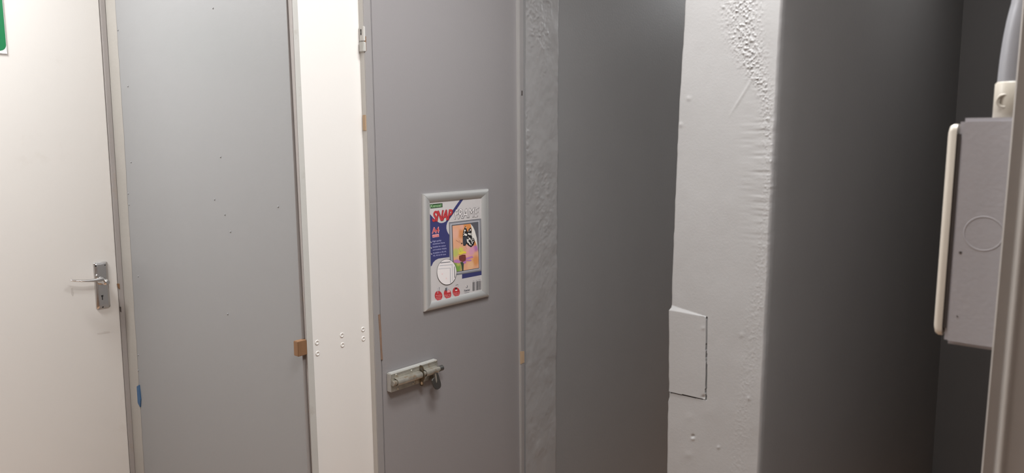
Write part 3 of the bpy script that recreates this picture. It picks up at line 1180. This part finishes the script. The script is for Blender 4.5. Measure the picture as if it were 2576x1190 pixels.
# A4 size
text('lettering', 'A4', k_pink, 4, (185, 1042), (400, 1020), 160, cmap=c1, bold=.045)
text('lettering', 'A4', k_red, 5, (200, 1036), (385, 1012), 145, cmap=c1, bold=.006)
poly('size_box', [c1(195, 1085), c1(385, 1060), c1(392, 1140), c1(205, 1168)], k_pink, 4)
text('lettering', 'size', k_red, 5, (210, 1152), (380, 1132), 62, cmap=c1, bold=.01)
# bullet lines
for s, a, b, h in (('High quality', (165, 175), (368, 148), 34), ('aluminium frame', (170, 235), (448, 200), 34),
                   ('Suitable for indoor', (172, 305), (472, 270), 34), ('and outdoor display', (172, 372), (490, 330), 34),
                   ('Available in A0, A1,', (175, 445), (490, 402), 34), ('A2, A3 & A4 sizes', (178, 505), (475, 468), 34)):
    text('lettering', s, k_lilac, 3, a, b, h, cmap=c3)
for x, y in ((122, 160), (128, 292), (132, 430)):
    poly('tick_mark', [c3(x, y), c3(x + 14, y + 22), c3(x + 22, y + 8), c3(x + 26, y + 14), c3(x + 14, y + 36), c3(x - 4, y + 10)], k_white, 3)
# framed picture
poly('picture_border', [c6(72, 112), c6(690, 38), c6(704, 1052), c6(95, 1150)], k_dkgrey, 2)
poly('picture_border', [c6(80, 122), c6(682, 50), c6(695, 1040), c6(102, 1138)], k_grey, 3)
poly('picture_border', [c6(98, 142), c6(660, 75), c6(676, 1016), c6(126, 1108)], k_ltgrey, 4)
poly('picture_border', [c6(122, 160), c6(640, 98), c6(660, 1000), c6(150, 1086)], k_dkgrey, 5)


def soft_print(name, base, blobs):
    """flat colour print: soft-edged patches on a ground colour"""
    m = ink(name, *base)
    nt = m.node_tree
    tc = nt.nodes.new('ShaderNodeTexCoord')
    prev = None
    for (cx_, cy_), r, rgb in blobs:
        c = pp_(6).hit(*c6(cx_, cy_))
        mp = nt.nodes.new('ShaderNodeVectorMath')
        mp.operation = 'DISTANCE'
        mp.inputs[1].default_value = c
        nt.links.new(tc.outputs['Object'], mp.inputs[0])
        mr = nt.nodes.new('ShaderNodeMapRange')
        mr.interpolation_type = 'SMOOTHSTEP'
        mr.inputs['From Min'].default_value = r * .35
        mr.inputs['From Max'].default_value = r
        mr.inputs['To Min'].default_value = 1
        mr.inputs['To Max'].default_value = 0
        nt.links.new(mp.outputs['Value'], mr.inputs['Value'])
        mx = nt.nodes.new('ShaderNodeMix')
        mx.data_type = 'RGBA'
        nt.links.new(mr.outputs['Result'], mx.inputs['Factor'])
        if prev is None:
            mx.inputs['A'].default_value = srgb(*base)
        else:
            nt.links.new(prev, mx.inputs['A'])
        mx.inputs['B'].default_value = srgb(*rgb)
        prev = mx.outputs['Result']
    nt.links.new(prev, nt.nodes['Principled BSDF'].inputs['Base Color'])
    return m


k_picture = soft_print('picture_ink', (222, 166, 132), [
    ((430, 190), .028, (214, 142, 84)), ((310, 330), .020, (210, 142, 92)), ((190, 330), .022, (224, 172, 150)),
    ((320, 200), .012, (222, 168, 150)), ((200, 700), .019, (186, 188, 104)), ((300, 660), .016, (206, 200, 96)),
    ((220, 990), .030, (122, 158, 74)), ((255, 900), .012, (186, 180, 100)), ((590, 600), .017, (180, 118, 172)),
    ((500, 660), .022, (214, 156, 176)), ((440, 600), .014, (222, 170, 160)), ((575, 520), .011, (214, 142, 84)),
    ((590, 850), .022, (214, 146, 92)), ((490, 940), .020, (226, 180, 140)), ((420, 720), .014, (226, 160, 160))])
poly('picture', [c6(140, 178), c6(490, 138), c6(625, 120), c6(650, 990), c6(166, 1070)], k_picture, 6)
poly('picture_corner', [c6(490, 138), c6(625, 120), c6(640, 690), c6(630, 620), c6(610, 420), c6(570, 270)], k_dkgrey, 8)
poly('page_curl', [c6(490, 140), c6(535, 195), c6(572, 275), c6(608, 410), c6(632, 645), c6(610, 550), c6(575, 470), c6(505, 390), c6(515, 250)], k_cream, 9)
# flower
poly('petal', [c6(160, 850), c6(230, 825), c6(300, 860), c6(280, 900), c6(180, 890)], k_purple, 10)
poly('petal', [c6(330, 860), c6(400, 855), c6(408, 890), c6(370, 915), c6(335, 900)], k_purple, 10)
poly('petal', [c6(390, 800), c6(470, 775), c6(520, 760), c6(545, 785), c6(470, 815), c6(400, 835)], k_purple, 10)
poly('petal', [c6(390, 840), c6(460, 835), c6(505, 830), c6(510, 850), c6(480, 862), c6(400, 858)], k_purple, 10)
poly('stem', [c6(290, 885), c6(330, 870), c6(360, 905), c6(352, 1042), c6(326, 1046), c6(312, 930)], k_stem, 11)
poly('flower_head', [c6(270, 760), c6(330, 735), c6(390, 735), c6(402, 800), c6(395, 850), c6(340, 875), c6(280, 850), c6(266, 810)], k_brown, 12)
poly('flower_crown', [c6(255, 725), c6(275, 690), c6(340, 668), c6(405, 675), c6(405, 715), c6(360, 705), c6(300, 735)], k_yellow, 13)
# butterfly
poly('wing', [c6(390, 182), c6(412, 230), c6(430, 300), c6(445, 262), c6(490, 205), c6(510, 250), c6(512, 380), c6(560, 430), c6(570, 490), c6(552, 545),
              c6(500, 590), c6(450, 560), c6(412, 520), c6(390, 560), c6(350, 560), c6(340, 500), c6(340, 340), c6(352, 270)], k_black, 14)
poly('wing_shade', [c6(345, 385), c6(420, 380), c6(410, 500), c6(385, 555), c6(352, 545), c6(342, 480)], k_wing, 15)
for cx_, cy_, a_, b_, r_ in ((380, 268, 16, 18, 0), (372, 300, 10, 8, 30), (395, 350, 32, 20, 25), (358, 362, 10, 9, 0), (398, 215, 8, 12, 0),
                             (488, 258, 12, 18, 0), (462, 335, 26, 18, 30), (458, 280, 10, 8, 0), (495, 340, 8, 26, 0), (362, 325, 8, 10, 0),
                             (435, 470, 16, 45, -15), (470, 520, 12, 34, -20), (465, 430, 14, 26, 20), (500, 450, 10, 30, -20), (520, 500, 9, 28, -15),
                             (535, 440, 10, 14, 0), (500, 545, 10, 14, 0), (540, 480, 8, 12, 0), (525, 410, 10, 12, 0), (445, 395, 10, 8, 0)):
    poly('wing_spot', blob(c6, cx_, cy_, a_, b_, r_, 10), k_cream, 16)
for a_, b_ in (((318, 520), (210, 455)), ((318, 520), (265, 455)), ((380, 560), (420, 620)), ((300, 680), (262, 610))):
    (xa, ya), (xb, yb2) = a_, b_
    poly('antenna', [c6(xa - 3, ya), c6(xb, yb2 - 2), c6(xb, yb2 + 3), c6(xa + 3, ya + 5)], k_brown, 16)
poly('butterfly_head', blob(c6, 322, 516, 12, 12, 0, 10), k_black, 16)
# round inset showing the frame corner
poly('inset_ring', blob(c3, 495, 864, 230, 300, 0, 40), k_black, 17)
poly('inset', blob(c3, 494, 863, 222, 291, 0, 40), k_white, 18)
poly('inset_line', [c3(350, 645), c3(575, 622), c3(580, 636), c3(345, 662)], k_dkgrey, 19)
poly('inset_line', [c3(665, 735), c3(678, 735), c3(690, 990), c3(672, 1005)], k_dkgrey, 19)
poly('inset_band', [c3(330, 712), c3(630, 685), c3(632, 700), c3(320, 728)], k_ltgrey, 19)
poly('inset_band', [c3(300, 790), c3(570, 765), c3(572, 775), c3(295, 802)], k_ltgrey, 19)
poly('inset_band', [c3(565, 770), c3(580, 770), c3(590, 1110), c3(572, 1118)], k_ltgrey, 19)
poly('inset_band', [c3(610, 700), c3(622, 700), c3(640, 1070), c3(628, 1080)], k_ltgrey, 19)
poly('inset_line', [c3(360, 870), c3(385, 915), c3(410, 880), c3(388, 930)], k_pink, 19)
poly('inset_line', [c3(465, 1035), c3(480, 990), c3(505, 1045), c3(480, 1005)], k_pink, 19)
# three red roundels
for cx_, cy_, rx_, ry_, lines in ((345, 655, 143, 182, ('Mounting', 'screws', 'included')), (682, 585, 138, 186, ('Easy to', 'clean')),
                                  (1008, 512, 136, 176, ('Simple to', 'load'))):
    poly('roundel', blob(c4, cx_, cy_, rx_, ry_, -8, 28, flat=ry_ * .93), k_red, 4)
    n_ = len(lines)
    for i_, s in enumerate(lines):
        yy = cy_ + (5 if n_ == 3 else 60) + i_ * 62
        w_ = (105, 80, 105)[i_] if n_ == 3 else (112, 96)[i_]
        text('lettering', s, k_pink, 8, (cx_ - w_, yy + 10), (cx_ + w_, yy - 14), 36, cmap=c4, bold=.012)
poly('printed_screw', [c4(300, 375), c4(328, 372), c4(322, 400), c4(330, 570), c4(308, 575), c4(308, 400)], k_ltgrey, 9)
poly('printed_screw', [c4(355, 345), c4(400, 345), c4(384, 370), c4(380, 470), c4(362, 480), c4(368, 370)], k_grey, 9)
poly('printed_corner', [c4(575, 425), c4(610, 430), c4(595, 355), c4(635, 375), c4(650, 320), c4(668, 350), c4(655, 490), c4(612, 470)], k_dkgrey, 9)
poly('printed_sheet', [c4(655, 340), c4(735, 410), c4(720, 440), c4(670, 480)], k_ltgrey, 10)
poly('printed_sheet', [c4(665, 460), c4(755, 430), c4(780, 520), c4(670, 540)], k_pink, 9)
poly('printed_hand', [c4(960, 385), c4(1005, 350), c4(1035, 385), c4(1025, 425), c4(975, 430)], k_black, 9)
poly('printed_hand', blob(c4, 1008, 448, 46, 22, -4, 12), k_white, 9)
poly('printed_line', [c4(985, 258), c4(1060, 228), c4(1085, 240), c4(1085, 250), c4(1055, 240), c4(990, 270)], k_dkgrey, 9)
poly('printed_line', [c4(1070, 290), c4(1080, 285), c4(1100, 310), c4(1090, 312)], k_grey, 9)
# recycling mark, small maker's name, barcode
rg = []
for k in range(24):
    t = 2 * math.pi * k / 24
    rg.append(c5(360 + 34 * math.cos(t), 462 + 46 * math.sin(t)))
poly('recycling_mark', rg, k_dkgrey, 3)
poly('recycling_mark', blob(c5, 352, 465, 17, 24, 0, 12), k_white, 4)
poly('recycling_mark', [c5(320, 450), c5(345, 405), c5(362, 425), c5(340, 470)], k_white, 4)
text('lettering', 'Kenzel', k_dkgrey, 3, (262, 650), (470, 612), 72, cmap=c5, bold=.03)
poly('print_rule', [c5(268, 690), c5(455, 662), c5(455, 682), c5(268, 712)], k_grey, 3)
rs_ = np.random.RandomState(3)


def bars(xa, xb, ytl, ytr, ybl, ybr):
    x = xa
    while x < xb:
        w_ = rs_.choice([5, 9, 13])
        t0, t1 = (x - xa) / (xb - xa), min(1, (x + w_ - xa) / (xb - xa))
        poly('barcode_bar', [c5(xa + (xb - xa) * t0, ytl + (ytr - ytl) * t0), c5(xa + (xb - xa) * t1, ytl + (ytr - ytl) * t1),
                             c5(xa + (xb - xa) * t1, ybl + (ybr - ybl) * t1), c5(xa + (xb - xa) * t0, ybl + (ybr - ybl) * t0)], k_bar, 3)
        x += w_ + rs_.choice([4, 7, 10])


bars(578, 664, 298, 282, 628, 612)
bars(702, 898, 272, 236, 602, 568)
for xa, xb, ya, yb2 in ((580, 640, 258, 248), (700, 760, 232, 222), (795, 880, 214, 196)):
    poly('print_rule', [c5(xa, ya - 8), c5(xb, yb2 - 8), c5(xb, yb2 + 5), c5(xa, ya + 6)], k_grey, 3)
